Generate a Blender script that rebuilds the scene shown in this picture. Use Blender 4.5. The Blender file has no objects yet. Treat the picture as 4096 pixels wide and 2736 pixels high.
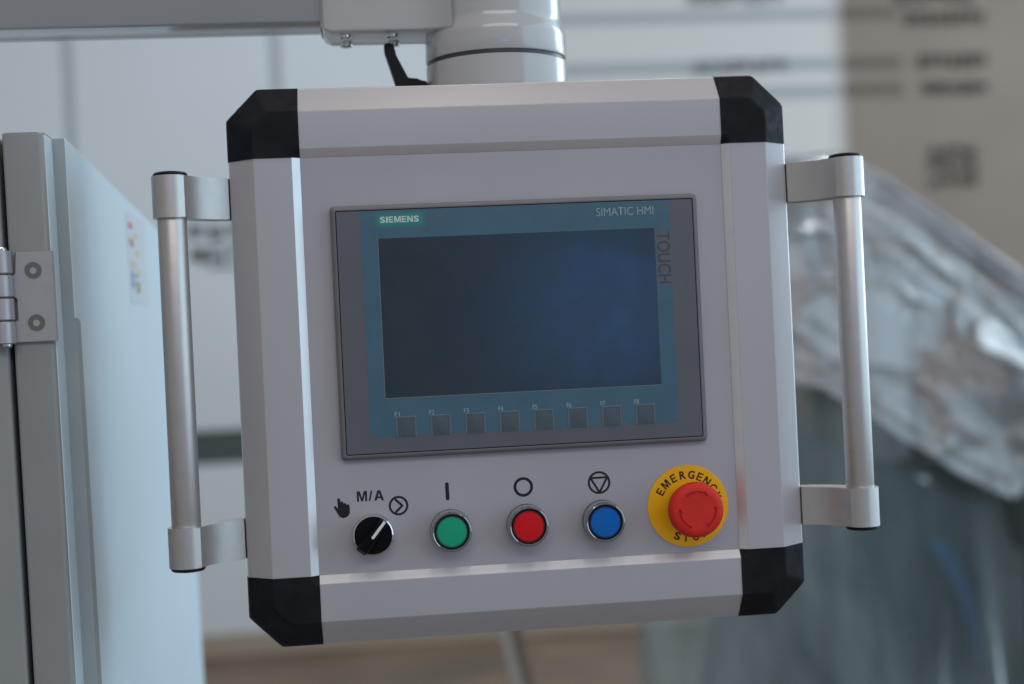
import bpy, bmesh, math, random
from mathutils import Vector, Matrix, noise

random.seed(7)
sc = bpy.context.scene
MM = 0.001
rad = math.radians

# ------------------------------------------------------------------ camera
cam_d = bpy.data.cameras.new("camera")
cam_d.sensor_width = 36.0
cam_d.lens = 5700.0 / 4096.0 * 36.0
cam_d.clip_start = 0.05
cam_d.clip_end = 60.0
cam = bpy.data.objects.new("camera", cam_d)
sc.collection.objects.link(cam)
RX, RY, RZ = (0.9938, -0.1013, -0.0469), (-0.0467, 0.0038, -0.9989), (0.1014, 0.9948, -0.0010)
cam.matrix_world = Matrix(((RX[0], -RY[0], -RZ[0], -0.1116),
                           (RX[1], -RY[1], -RZ[1], -1.0259),
                           (RX[2], -RY[2], -RZ[2], -0.0107),
                           (0, 0, 0, 1)))
cam_d.dof.use_dof = True
cam_d.dof.focus_distance = 1.022
cam_d.dof.aperture_fstop = 3.2
cam_d.dof.aperture_blades = 0
sc.camera = cam

# ------------------------------------------------------------------ world: dim even indoor ambient
w = bpy.data.worlds.new("World")
sc.world = w
w.use_nodes = True
bg = w.node_tree.nodes["Background"]
bg.inputs[0].default_value = (0.90, 0.94, 1.0, 1)
bg.inputs[1].default_value = 0.30

# ------------------------------------------------------------------ lamps of the hall, plus added fill
def area(name, loc, target, sx, sy, power, col):
    d = bpy.data.lights.new(name, 'AREA')
    d.shape = 'RECTANGLE'
    d.size, d.size_y = sx, sy
    d.energy = power
    d.color = col
    o = bpy.data.objects.new(name, d)
    sc.collection.objects.link(o)
    o.location = loc
    o.rotation_euler = (Vector(target) - Vector(loc)).to_track_quat('-Z', 'Y').to_euler()
    return o

# long window wall to the right of the machine, another window further down the hall
area("window_and_fill_light", (2.6, -0.3, 0.65), (0.0, -0.3, 0.65), 5.6, 2.5, 64, (0.54, 0.80, 1.0))
area("window_and_fill_light", (4.6, 3.0, 1.2), (0.6, 4.2, 0.2), 3.0, 2.4, 88, (0.80, 0.92, 1.0))
# wide fill lamp added high behind the camera to brighten the front faces
area("window_and_fill_light", (0.3, -3.5, 2.2), (0.0, 0.0, -0.05), 4.0, 1.0, 37, (1.0, 0.95, 0.95))
# warm ceiling lamps, one row over the machine and one further down the hall
for x in (-0.85, 0.08, 0.95):
    area("ceiling_lamp", (x, -0.26, 2.1), (x, -0.26, 0), 0.12, 0.45, 4.2, (1.0, 0.84, 0.70))
for x in (-1.8, -0.9, 0.0, 0.9, 1.8, 2.7):
    area("ceiling_lamp", (x, 2.9, 2.3), (x, 2.9, 0), 0.10, 1.3, 6.5, (0.96, 0.98, 1.0))
# small blue lamp added behind the camera to glow in the display
area("blue_fill_light", (0.80, -4.4, 0.10), (0.05, 0, 0.0), 0.55, 0.45, 3.3, (0.08, 0.36, 1.0))

sc.view_settings.view_transform = 'Standard'
sc.view_settings.look = 'None'
sc.view_settings.exposure = 0.0
sc.view_settings.gamma = 1.0
sc.cycles.max_bounces = 8
sc.cycles.transparent_max_bounces = 16
sc.cycles.use_denoising = True
sc.cycles.sample_clamp_indirect = 6.0

# ------------------------------------------------------------------ materials
def mat(name, col, rough=0.5, metal=0.0, coat=0.0, coat_rough=0.1, spec=0.5,
        var=0.0, var_scale=40.0, bump=0.0, bump_scale=900.0, specks=0.0, speck_col=(0.03, 0.025, 0.025), speck_scale=26.0, rvar=0.0, trans=0.0, ior=1.45):
    m = bpy.data.materials.new(name)
    m.use_nodes = True
    nt = m.node_tree
    N, L = nt.nodes, nt.links
    b = N["Principled BSDF"]
    b.inputs["Base Color"].default_value = (*col, 1)
    b.inputs["Roughness"].default_value = rough
    b.inputs["Metallic"].default_value = metal
    b.inputs["Coat Weight"].default_value = coat
    b.inputs["Coat Roughness"].default_value = coat_rough
    b.inputs["Specular IOR Level"].default_value = spec
    b.inputs["Transmission Weight"].default_value = trans
    b.inputs["IOR"].default_value = ior
    tc = N.new("ShaderNodeTexCoord")
    cur = None
    if var > 0:
        n = N.new("ShaderNodeTexNoise")
        n.inputs["Scale"].default_value = var_scale
        n.inputs["Detail"].default_value = 5
        L.new(tc.outputs["Object"], n.inputs["Vector"])
        mr = N.new("ShaderNodeMapRange")
        mr.inputs[1].default_value = 0.3; mr.inputs[2].default_value = 0.7
        mr.inputs[3].default_value = 1 - var; mr.inputs[4].default_value = 1 + var
        L.new(n.outputs[0], mr.inputs[0])
        mx = N.new("ShaderNodeVectorMath"); mx.operation = 'SCALE'
        mx.inputs[0].default_value = col
        L.new(mr.outputs[0], mx.inputs["Scale"])
        cur = mx.outputs[0]
        if rvar > 0:
            mr2 = N.new("ShaderNodeMapRange")
            mr2.inputs[1].default_value = 0.3; mr2.inputs[2].default_value = 0.7
            mr2.inputs[3].default_value = rough - rvar; mr2.inputs[4].default_value = rough + rvar
            n2 = N.new("ShaderNodeTexNoise"); n2.inputs["Scale"].default_value = var_scale * 2.3
            L.new(tc.outputs["Object"], n2.inputs["Vector"])
            L.new(n2.outputs[0], mr2.inputs[0]); L.new(mr2.outputs[0], b.inputs["Roughness"])
    if specks > 0:      # sparse specks of dirt
        v = N.new("ShaderNodeTexVoronoi"); v.inputs["Scale"].default_value = speck_scale
        L.new(tc.outputs["Object"], v.inputs["Vector"])
        lt = N.new("ShaderNodeMath"); lt.operation = 'LESS_THAN'; lt.inputs[1].default_value = 0.022
        L.new(v.outputs["Distance"], lt.inputs[0])
        sep = N.new("ShaderNodeSeparateColor"); L.new(v.outputs["Color"], sep.inputs[0])
        gt = N.new("ShaderNodeMath"); gt.operation = 'GREATER_THAN'; gt.inputs[1].default_value = 0.80
        L.new(sep.outputs[0], gt.inputs[0])
        mu = N.new("ShaderNodeMath"); mu.operation = 'MULTIPLY'
        L.new(lt.outputs[0], mu.inputs[0]); L.new(gt.outputs[0], mu.inputs[1])
        mu2 = N.new("ShaderNodeMath"); mu2.operation = 'MULTIPLY'; mu2.inputs[1].default_value = specks
        L.new(mu.outputs[0], mu2.inputs[0])
        mix = N.new("ShaderNodeMix"); mix.data_type = 'RGBA'
        L.new(mu2.outputs[0], mix.inputs[0])
        if cur: L.new(cur, mix.inputs[6])
        else: mix.inputs[6].default_value = (*col, 1)
        mix.inputs[7].default_value = (*speck_col, 1)
        cur = mix.outputs[2]
    if cur:
        L.new(cur, b.inputs["Base Color"])
    if bump > 0:
        n = N.new("ShaderNodeTexNoise")
        n.inputs["Scale"].default_value = bump_scale
        n.inputs["Detail"].default_value = 3
        L.new(tc.outputs["Object"], n.inputs["Vector"])
        bp = N.new("ShaderNodeBump")
        bp.inputs["Strength"].default_value = bump
        bp.inputs["Distance"].default_value = 0.0004
        L.new(n.outputs[0], bp.inputs["Height"])
        L.new(bp.outputs[0], b.inputs["Normal"])
    return m

M = {}
M['plate'] = mat('plate_anodised', (0.415, 0.400, 0.430), 0.48, 0.12, var=0.045, var_scale=7, bump=0.12, bump_scale=2500, specks=0.6, rvar=0.10, speck_scale=17)
M['bevel'] = mat('rail_cut_bevel', (0.72, 0.72, 0.73), 0.36, 0.60, var=0.03, var_scale=60, bump=0.04, bump_scale=2500)
M['rail'] = mat('rail_anodised', (0.452, 0.440, 0.462), 0.38, 0.10, var=0.02, var_scale=10, bump=0.05, bump_scale=2500, specks=0.6)
M['alu'] = mat('handle_aluminium', (0.57, 0.54, 0.52), 0.38, 0.90, var=0.03, var_scale=140, bump=0.16, bump_scale=2400, specks=0.8, speck_scale=60, rvar=0.015)
M['cap'] = mat('cap_black_plastic', (0.0125, 0.0135, 0.017), 0.55, spec=0.11, var=0.25, var_scale=60, bump=0.06, bump_scale=1500, specks=0.6, speck_col=(0.16, 0.17, 0.18), speck_scale=45, rvar=0.10)
M['black'] = mat('black_plastic', (0.004, 0.004, 0.006), 0.42, spec=0.25, var=0.1, var_scale=80)
M['knob'] = mat('knob_plastic', (0.003, 0.003, 0.004), 0.5, spec=0.14)
M['dark'] = mat('dark_gap', (0.006, 0.006, 0.007), 0.7)
M['bezel'] = mat('bezel_grey', (0.155, 0.153, 0.160), 0.42, var=0.04, var_scale=40, bump=0.10, bump_scale=2200)
M['membrane'] = mat('membrane_grey', (0.110, 0.114, 0.136), 0.50, var=0.05, var_scale=30, bump=0.05, bump_scale=3000)
M['teal'] = mat('membrane_teal', (0.054, 0.130, 0.188), 0.50, var=0.06, var_scale=45, bump=0.05, bump_scale=3000)
M['key'] = mat('key_grey', (0.072, 0.098, 0.120), 0.42, var=0.08, var_scale=60)
M['keyedge'] = mat('key_edge', (0.125, 0.145, 0.165), 0.45)
M['screen'] = mat('display_glass', (0.016, 0.029, 0.040), 0.26, spec=0.5, coat=0.4, coat_rough=0.16, var=0.16, var_scale=14, rvar=0.06, specks=0.5, speck_col=(0.12, 0.13, 0.14), speck_scale=55)
M['edgehighlight'] = mat('display_edge_highlight', (0.16, 0.20, 0.22), 0.45)
M['textlight'] = mat('print_light', (0.29, 0.36, 0.39), 0.5)
M['textwhite'] = mat('print_white', (0.56, 0.66, 0.66), 0.5)
M['textteal'] = mat('print_slate', (0.045, 0.065, 0.088), 0.5)
M['ink'] = mat('ink_black', (0.006, 0.005, 0.007), 0.5)
M['chrome'] = mat('chrome', (0.66, 0.64, 0.66), 0.10, 1.0)
M['ringclear'] = mat('clear_ring', (0.26, 0.27, 0.28), 0.10, 0.85, coat=1.0, coat_rough=0.03)
M['green'] = mat('cap_green', (0.0, 0.36, 0.19), 0.36, spec=0.5)
M['red'] = mat('cap_red', (0.66, 0.004, 0.010), 0.40, spec=0.3)
M['blue'] = mat('cap_blue', (0.0, 0.13, 0.50), 0.40, spec=0.3)
M['green_d'] = mat('rim_green', (0.0, 0.035, 0.026), 0.15, coat=0.4)
M['red_d'] = mat('rim_red', (0.060, 0.001, 0.003), 0.15, coat=0.4)
M['blue_d'] = mat('rim_blue', (0.0, 0.008, 0.060), 0.15, coat=0.4)
M['estop'] = mat('stop_red', (0.66, 0.024, 0.016), 0.55, spec=0.35, var=0.05, var_scale=120, bump=0.05, bump_scale=2200)
M['yellow'] = mat('label_yellow', (0.93, 0.47, 0.004), 0.5, spec=0.3, var=0.03, var_scale=60)
M['white'] = mat('pointer_white', (0.72, 0.72, 0.72), 0.5)
M['arm'] = mat('arm_paint', (0.455, 0.458, 0.455), 0.24, coat=0.8, coat_rough=0.08, var=0.02, var_scale=20, bump=0.06, bump_scale=350, specks=0.4)
M['beam'] = mat('beam_paint', (0.275, 0.285, 0.295), 0.25, coat=1.0, coat_rough=0.10, var=0.02, var_scale=12)
M['zinc'] = mat('zinc_screw', (0.60, 0.62, 0.62), 0.22, 1.0)
M['groove'] = mat('groove_rubber', (0.05, 0.055, 0.065), 0.35)
M['post'] = mat('cabinet_grey', (0.275, 0.288, 0.283), 0.42, var=0.03, var_scale=18, bump=0.22, bump_scale=700, specks=0.5)
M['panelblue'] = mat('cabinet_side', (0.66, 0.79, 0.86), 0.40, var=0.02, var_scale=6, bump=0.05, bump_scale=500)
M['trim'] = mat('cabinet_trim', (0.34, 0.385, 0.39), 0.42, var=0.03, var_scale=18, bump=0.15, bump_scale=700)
M['hinge'] = mat('hinge_cast', (0.44, 0.43, 0.445), 0.40, 0.6, var=0.03, var_scale=120, bump=0.12, bump_scale=2000)
M['steel'] = mat('screw_steel', (0.22, 0.215, 0.20), 0.33, 0.9)
M['wall'] = mat('wall_white', (0.70, 0.755, 0.80), 0.75, var=0.025, var_scale=1.4)
M['seam'] = mat('seam_grey', (0.50, 0.54, 0.57), 0.7)
M['ledge'] = mat('ledge_dark', (0.075, 0.100, 0.100), 0.6)
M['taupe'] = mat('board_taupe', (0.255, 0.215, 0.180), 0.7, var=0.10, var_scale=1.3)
M['boardwhite'] = mat('board_white', (0.62, 0.635, 0.63), 0.7, var=0.03, var_scale=1.5)
M['bar'] = mat('bar_grey', (0.36, 0.39, 0.41), 0.7)
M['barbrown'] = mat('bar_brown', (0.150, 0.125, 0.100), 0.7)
M['glyph'] = mat('glyph_dark', (0.060, 0.062, 0.055), 0.7)
M['glyphgrey'] = mat('glyph_slate', (0.13, 0.17, 0.18), 0.7)
M['floor'] = mat('floor_tan', (0.17, 0.115, 0.075), 0.45, var=0.35, var_scale=2.2)
M['skirting'] = mat('skirting_beige', (0.40, 0.34, 0.27), 0.6)
M['machine'] = mat('machine_teal', (0.060, 0.095, 0.108), 0.5, var=0.25, var_scale=6)
M['machinedark'] = mat('machine_dark', (0.018, 0.028, 0.026), 0.5, var=0.3, var_scale=8)
M['orange'] = mat('copper_part', (0.42, 0.27, 0.21), 0.5, var=0.3, var_scale=9)
M['carton'] = mat('carton_brown', (0.15, 0.125, 0.11), 0.7, var=0.15, var_scale=5)
M['inner'] = mat('inner_grey', (0.50, 0.51, 0.52), 0.6, var=0.25, var_scale=7)
M['strap'] = mat('strap_blue', (0.02, 0.11, 0.25), 0.5)
M['hose'] = mat('hose_grey', (0.70, 0.71, 0.67), 0.5)
M['hosebrown'] = mat('hose_brown', (0.30, 0.235, 0.20), 0.5)
M['stickerwhite'] = mat('sticker_white', (0.64, 0.70, 0.74), 0.4)
M['sred'] = mat('sticker_red', (0.60, 0.24, 0.28), 0.5)
M['syellow'] = mat('sticker_yellow', (0.62, 0.60, 0.32), 0.5)
M['sblue'] = mat('sticker_blue', (0.20, 0.34, 0.66), 0.5)
M['sgrey'] = mat('sticker_grey', (0.30, 0.33, 0.36), 0.5)

def film_mat(name, col, clear, rough, haze, ior):
    """thin plastic film: mostly see-through, a little milky, sharp reflections that grow at grazing angles"""
    m = bpy.data.materials.new(name); m.use_nodes = True
    nt = m.node_tree; N, L = nt.nodes, nt.links
    N.remove(N["Principled BSDF"]); out = N["Material Output"]
    tr = N.new("ShaderNodeBsdfTransparent"); tr.inputs[0].default_value = (*clear, 1)
    di = N.new("ShaderNodeBsdfDiffuse"); di.inputs[0].default_value = (*col, 1)
    tl = N.new("ShaderNodeBsdfTranslucent"); tl.inputs[0].default_value = (*col, 1)
    gl = N.new("ShaderNodeBsdfGlossy"); gl.inputs[0].default_value = (0.95, 0.98, 1, 1); gl.inputs[1].default_value = rough
    tc = N.new("ShaderNodeTexCoord")
    n = N.new("ShaderNodeTexNoise"); n.inputs["Scale"].default_value = 38; n.inputs["Detail"].default_value = 3
    L.new(tc.outputs["Object"], n.inputs["Vector"])
    bp = N.new("ShaderNodeBump"); bp.inputs["Strength"].default_value = 0.30; bp.inputs["Distance"].default_value = 0.006
    L.new(n.outputs[0], bp.inputs["Height"]); L.new(bp.outputs[0], gl.inputs["Normal"])
    md = N.new("ShaderNodeMixShader"); md.inputs[0].default_value = 0.55
    L.new(di.outputs[0], md.inputs[1]); L.new(tl.outputs[0], md.inputs[2])
    m1 = N.new("ShaderNodeMixShader"); m1.inputs[0].default_value = haze; m1.label = 'haze'
    L.new(tr.outputs[0], m1.inputs[1]); L.new(md.outputs[0], m1.inputs[2])
    fr = N.new("ShaderNodeFresnel"); fr.inputs[0].default_value = ior
    L.new(bp.outputs[0], fr.inputs["Normal"])
    m2 = N.new("ShaderNodeMixShader")
    L.new(fr.outputs[0], m2.inputs[0]); L.new(m1.outputs[0], m2.inputs[1]); L.new(gl.outputs[0], m2.inputs[2])
    L.new(m2.outputs[0], out.inputs[0])
    return m
M['film'] = film_mat('clear_film', (0.88, 0.93, 0.96), (0.97, 0.99, 1.0), 0.05, 0.47, 1.72)
M['filmdark'] = film_mat('hazy_film', (0.35, 0.42, 0.43), (0.84, 0.92, 0.94), 0.5, 0.42, 1.14)

def patchy(m, lo, hi, scale):
    nt = m.node_tree; N, L = nt.nodes, nt.links
    tc = N.new("ShaderNodeTexCoord"); mp = N.new("ShaderNodeMapping"); mp.inputs["Scale"].default_value = (1.0, 1.0, 0.35)
    n = N.new("ShaderNodeTexNoise"); n.inputs["Scale"].default_value = scale; n.inputs["Detail"].default_value = 4; n.inputs["Distortion"].default_value = 0.8
    mr = N.new("ShaderNodeMapRange"); mr.inputs[1].default_value = 0.35; mr.inputs[2].default_value = 0.68; mr.inputs[3].default_value = lo; mr.inputs[4].default_value = hi
    L.new(tc.outputs["Object"], mp.inputs[0]); L.new(mp.outputs[0], n.inputs["Vector"]); L.new(n.outputs[0], mr.inputs[0])
    for nd in N:
        if nd.type == 'MIX_SHADER' and nd.label == 'haze': L.new(mr.outputs[0], nd.inputs[0])
patchy(M['filmdark'], 0.28, 0.85, 5.0)
patchy(M['film'], 0.32, 0.72, 6.0)

def badge_mat():
    """flat print: green rectangle with a soft halftone edge fading into the teal"""
    m = bpy.data.materials.new('badge_green'); m.use_nodes = True
    nt = m.node_tree; N, L = nt.nodes, nt.links
    b = N["Principled BSDF"]; b.inputs["Roughness"].default_value = 0.48
    tc = N.new("ShaderNodeTexCoord"); sp = N.new("ShaderNodeSeparateXYZ"); L.new(tc.outputs["Generated"], sp.inputs[0])
    def edge(sock, wdt):
        a = N.new("ShaderNodeMath"); a.operation = 'SUBTRACT'; L.new(sock, a.inputs[0]); a.inputs[1].default_value = 0.5
        c = N.new("ShaderNodeMath"); c.operation = 'ABSOLUTE'; L.new(a.outputs[0], c.inputs[0])
        r = N.new("ShaderNodeMapRange"); r.interpolation_type = 'SMOOTHSTEP'
        r.inputs[1].default_value = 0.5; r.inputs[2].default_value = 0.5 - wdt
        L.new(c.outputs[0], r.inputs[0]); return r.outputs[0]
    mu = N.new("ShaderNodeMath"); mu.operation = 'MULTIPLY'
    L.new(edge(sp.outputs[0], 0.13), mu.inputs[0]); L.new(edge(sp.outputs[2], 0.36), mu.inputs[1])
    mix = N.new("ShaderNodeMix"); mix.data_type = 'RGBA'
    mix.inputs[6].default_value = (0.054, 0.130, 0.188, 1); mix.inputs[7].default_value = (0.002, 0.260, 0.190, 1)
    L.new(mu.outputs[0], mix.inputs[0]); L.new(mix.outputs[2], b.inputs["Base Color"])
    return m
M['badge'] = badge_mat()

# ------------------------------------------------------------------ builders (all dimensions in mm)
def finish(name, bm, m, parent=None, smooth=35.0, scale=True, label=None):
    if scale:
        bmesh.ops.scale(bm, vec=(MM, MM, MM), verts=bm.verts)
    bmesh.ops.recalc_face_normals(bm, faces=bm.faces)
    me = bpy.data.meshes.new(name)
    bm.to_mesh(me); bm.free()
    if smooth:
        me.polygons.foreach_set("use_smooth", [True] * len(me.polygons))
        me.set_sharp_from_angle(angle=rad(smooth))
    me.materials.append(m)
    return link(name, me, parent, label)

def link(name, me, parent=None, label=None):
    o = bpy.data.objects.new(name, me)
    sc.collection.objects.link(o)
    if parent is not None:
        o.parent = parent
        o.matrix_parent_inverse = PINV[parent.name]
        PINV[o.name] = Matrix.Identity(4)
    else:
        PINV[o.name] = Matrix.Identity(4)
    if label:
        o["label"] = label
    return o
PINV = {}

def thing(name, label, cat, base, group=None):
    o = bpy.data.objects.new(name, None)
    o.empty_display_size = 0.05
    sc.collection.objects.link(o)
    o.location = base
    PINV[o.name] = Matrix.Translation(-Vector(base))
    o["label"] = label; o["category"] = cat
    if group: o["group"] = group
    return o

def fillet(pts, r, n=4, closed=False):
    """round the corners of a 2D polyline; r is one radius or a list"""
    out = []
    m = len(pts)
    for i, p in enumerate(pts):
        ri = r[i] if isinstance(r, (list, tuple)) else r
        if (not closed and i in (0, m - 1)) or ri <= 0:
            out.append(tuple(p)); continue
        p = Vector(p); a = Vector(pts[i - 1]) - p; b = Vector(pts[(i + 1) % m]) - p
        la, lb = a.length, b.length
        a.normalize(); b.normalize()
        ang = a.angle(b)
        if ang > math.pi - 1e-3:
            out.append(tuple(p)); continue
        t = min(ri / math.tan(ang / 2), la * 0.49, lb * 0.49)
        rr = t * math.tan(ang / 2)
        c = p + (a + b).normalized() * (rr / math.sin(ang / 2))
        s = p + a * t - c; e = p + b * t - c
        for k in range(n + 1):
            f = k / n
            v = s.lerp(e, f).normalized() * rr + c
            out.append((v.x, v.y))
    return out

def rrect(x0, z0, x1, z1, r, n=6):
    return fillet([(x0, z0), (x1, z0), (x1, z1), (x0, z1)], r, n, closed=True)

def prism(bm, poly, axis, a, b):
    """extrude 2D polygon along an axis: axis 'y' takes (x,z), 'z' takes (x,y), 'x' takes (y,z)"""
    def P(q, t):
        return {'y': (q[0], t, q[1]), 'z': (q[0], q[1], t), 'x': (t, q[0], q[1])}[axis]
    va = [bm.verts.new(P(q, a)) for q in poly]
    vb = [bm.verts.new(P(q, b)) for q in poly]
    n = len(poly)
    for i in range(n):
        bm.faces.new((va[i], va[(i + 1) % n], vb[(i + 1) % n], vb[i]))
    bm.faces.new(va); bm.faces.new(vb)
    return va + vb

def box(bm, x0, x1, y0, y1, z0, z1):
    return prism(bm, [(x0, z0), (x1, z0), (x1, z1), (x0, z1)], 'y', y0, y1)

def bevelled_box(bm, x0, x1, y0, y1, z0, z1, bev=1.0, seg=2):
    t = bmesh.new()
    box(t, x0, x1, y0, y1, z0, z1)
    bmesh.ops.bevel(t, geom=t.edges[:] , offset=bev, segments=seg, affect='EDGES', profile=0.5)
    me = bpy.data.meshes.new("tmp"); t.to_mesh(me); t.free()
    bm.from_mesh(me); bpy.data.meshes.remove(me)

def lathe(bm, prof, axis='y', c=(0, 0, 0), n=64, mod=None, cap=True):
    """prof: list of (radius, t) along the axis"""
    rings = []
    for j, (r, t) in enumerate(prof):
        ring = []
        if r < 1e-6:
            q = {'y': (c[0], t, c[2]), 'z': (c[0], c[1], t), 'x': (t, c[1], c[2])}[axis]
            ring = [bm.verts.new(q)]
        else:
            for i in range(n):
                a = 2 * math.pi * i / n
                rr = r * (mod(i, j) if mod else 1.0)
                u, v = rr * math.cos(a), rr * math.sin(a)
                q = {'y': (c[0] + u, t, c[2] + v), 'z': (c[0] + u, c[1] + v, t), 'x': (t, c[1] + u, c[2] + v)}[axis]
                ring.append(bm.verts.new(q))
        rings.append(ring)
    for A, B in zip(rings, rings[1:]):
        if len(A) == 1 and len(B) == 1: continue
        if len(A) == 1:
            for i in range(n): bm.faces.new((A[0], B[i], B[(i + 1) % n]))
        elif len(B) == 1:
            for i in range(n): bm.faces.new((A[i], A[(i + 1) % n], B[0]))
        else:
            for i in range(n): bm.faces.new((A[i], A[(i + 1) % n], B[(i + 1) % n], B[i]))
    if cap:
        if len(rings[0]) > 2: bm.faces.new(rings[0])
        if len(rings[-1]) > 2: bm.faces.new(rings[-1])

def loops(bm, lps, capend=True, capstart=False):
    """skin a list of equal-length vertex loops given as 3D points"""
    vs = [[bm.verts.new(p) for p in lp] for lp in lps]
    n = len(vs[0])
    for A, B in zip(vs, vs[1:]):
        for i in range(n):
            bm.faces.new((A[i], A[(i + 1) % n], B[(i + 1) % n], B[i]))
    if capend: bm.faces.new(vs[-1])
    if capstart: bm.faces.new(vs[0])

def flat(bm, poly, y):
    bm.faces.new([bm.verts.new((x, y, z)) for x, z in poly])

def ring_poly(bm, cx, cz, r0, r1, y, n=48, a0=0.0, a1=2 * math.pi):
    full = abs(a1 - a0 - 2 * math.pi) < 1e-6
    m = n if full else n + 1
    A = [bm.verts.new((cx + r0 * math.cos(a0 + (a1 - a0) * i / n), y, cz + r0 * math.sin(a0 + (a1 - a0) * i / n))) for i in range(m)]
    B = [bm.verts.new((cx + r1 * math.cos(a0 + (a1 - a0) * i / n), y, cz + r1 * math.sin(a0 + (a1 - a0) * i / n))) for i in range(m)]
    for i in range(n):
        bm.faces.new((A[i], A[(i + 1) % m], B[(i + 1) % m], B[i]))

def capsule(bm, p, q, r, y, n=8):
    p, q = Vector(p), Vector(q)
    d = (q - p); a = math.atan2(d.y, d.x)
    pts = [(q.x + r * math.cos(a - math.pi / 2 + math.pi * k / n), q.y + r * math.sin(a - math.pi / 2 + math.pi * k / n)) for k in range(n + 1)]
    pts += [(p.x + r * math.cos(a + math.pi / 2 + math.pi * k / n), p.y + r * math.sin(a + math.pi / 2 + math.pi * k / n)) for k in range(n + 1)]
    flat(bm, pts, y)

def text_bm(body, bold=0.0, spacing=1.0):
    """lettering as a flat mesh in unit coordinates; returns bmesh with bounds (0..w, 0..h)"""
    cu = bpy.data.curves.new("lettering", 'FONT')
    cu.body = body
    cu.size = 1.0
    cu.offset = bold
    cu.space_character = spacing
    cu.resolution_u = 6
    o = bpy.data.objects.new("lettering_source", cu)
    sc.collection.objects.link(o)
    dg = bpy.context.evaluated_depsgraph_get()
    me = bpy.data.meshes.new_from_object(o.evaluated_get(dg))
    bm = bmesh.new(); bm.from_mesh(me)
    bpy.data.meshes.remove(me)
    bpy.data.objects.remove(o); bpy.data.curves.remove(cu)
    xs = [v.co.x for v in bm.verts]; ys = [v.co.y for v in bm.verts]
    x0, x1, y0, y1 = min(xs), max(xs), min(ys), max(ys)
    for v in bm.verts:
        v.co.x -= x0; v.co.y -= y0
    return bm, x1 - x0, y1 - y0

GLY = {
 'E': [[(0,0),(1,0),(1,.18),(.27,.18),(.27,.41),(.92,.41),(.92,.59),(.27,.59),(.27,.82),(1,.82),(1,1),(0,1)]],
 'M': [[(0,0),(.2,0),(.2,.70),(.41,0),(.59,0),(.8,.70),(.8,0),(1,0),(1,1),(.7,1),(.5,.32),(.3,1),(0,1)]],
 'N': [[(0,0),(.24,0),(.24,.64),(.74,0),(1,0),(1,1),(.76,1),(.76,.36),(.26,1),(0,1)]],
 'I': [[(0,0),(1,0),(1,1),(0,1)]],
 'A': [[(0,0),(.25,0),(.5,.74),(.5,1),(.36,1)], [(1,0),(.75,0),(.5,.74),(.5,1),(.64,1)], [(.31,.22),(.69,.22),(.63,.39),(.37,.39)]],
 '/': [[(0,0),(.42,0),(1,1),(.58,1)]],
 'T': [[(.37,0),(.63,0),(.63,.82),(1,.82),(1,1),(0,1),(0,.82),(.37,.82)]],
 'Y': [[(.37,0),(.63,0),(.63,.4),(1,1),(.71,1),(.5,.62),(.29,1),(0,1),(.37,.4)]]}
def bold_text(dst, body, y, fit, widths, gap, xf=None):
    """upright bold capitals; widths per letter relative, scaled to fill fit"""
    x0, z0, x1, z1 = fit
    tot = sum(widths) + gap * (len(body) - 1)
    k = (x1 - x0) / tot
    x = x0
    for ch, w_ in zip(body, widths):
        xe = x + w_ * k
        if ch in GLY:
            for n_, poly in enumerate(GLY[ch]):
                pts = [(x + u * (xe - x), z0 + v * (z1 - z0)) for u, v in poly]
                if xf: pts = [xf(u, v) for u, v in pts]
                flat(dst, pts, y - 0.012 * n_)
        else:
            add_text(dst, ch, y, (x, z0, xe, z1), bold=0.03, xf=xf)
        x = xe + gap * k

def add_text(dst, body, y, fit, bold=0.0, spacing=1.0, xf=None):
    """fit=(x0, z0, x1, z1) rectangle in mm the lettering fills; xf optional map (u,v in mm)->(x,z)"""
    t, w_, h_ = text_bm(body, bold, spacing)
    x0, z0, x1, z1 = fit
    for v in t.verts:
        u = x0 + v.co.x / w_ * (x1 - x0); q = z0 + v.co.y / h_ * (z1 - z0)
        if xf: u, q = xf(u, q)
        v.co = Vector((u, y, q))
    me = bpy.data.meshes.new("tmp"); t.to_mesh(me); t.free()
    dst.from_mesh(me); bpy.data.meshes.remove(me)

# ================================================================== SETTING
def struct(name, bm, m, **k):
    o = finish(name, bm, m, smooth=0, **k)
    o["kind"] = "structure"
    return o

FZ = -1250.0          # floor level
WY = 4900.0           # far wall
bm = bmesh.new(); box(bm, -6000, 7000, -1500, 9000, FZ - 60, FZ)
struct("floor", bm, M['floor'])
bm = bmesh.new(); box(bm, -5000, 6000, WY + 22, WY + 200, FZ, 3200)
wall = struct("wall", bm, M['seam'])
# large white wall panels with open joints between them
px = [-4600, -3780, -2944, -2108, -1272, -436, 400]
for a, b in zip(px, px[1:]):
    bm = bmesh.new(); bevelled_box(bm, a + 23, b - 23, WY, WY + 30, -322, 2900, 4, 1)
    finish("wall_panel", bm, M['wall'], wall)
    bm = bmesh.new(); bevelled_box(bm, a + 23, b - 23, WY + 4, WY + 30, FZ + 90, -462, 4, 1)
    finish("wall_panel", bm, M['wall'], wall)
bm = bmesh.new(); box(bm, 423, 6000, WY + 2, WY + 24, FZ + 90, 2900)
finish("wall_panel", bm, M['wall'], wall)
bm = bmesh.new(); box(bm, -4600, 400, WY + 14, WY + 40, -460, -324)
finish("ledge", bm, M['ledge'], wall)
bm = bmesh.new(); bevelled_box(bm, -4600, 6000, WY - 10, WY + 24, FZ, FZ + 86, 4, 1)
finish("skirting", bm, M['skirting'], wall)

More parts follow.
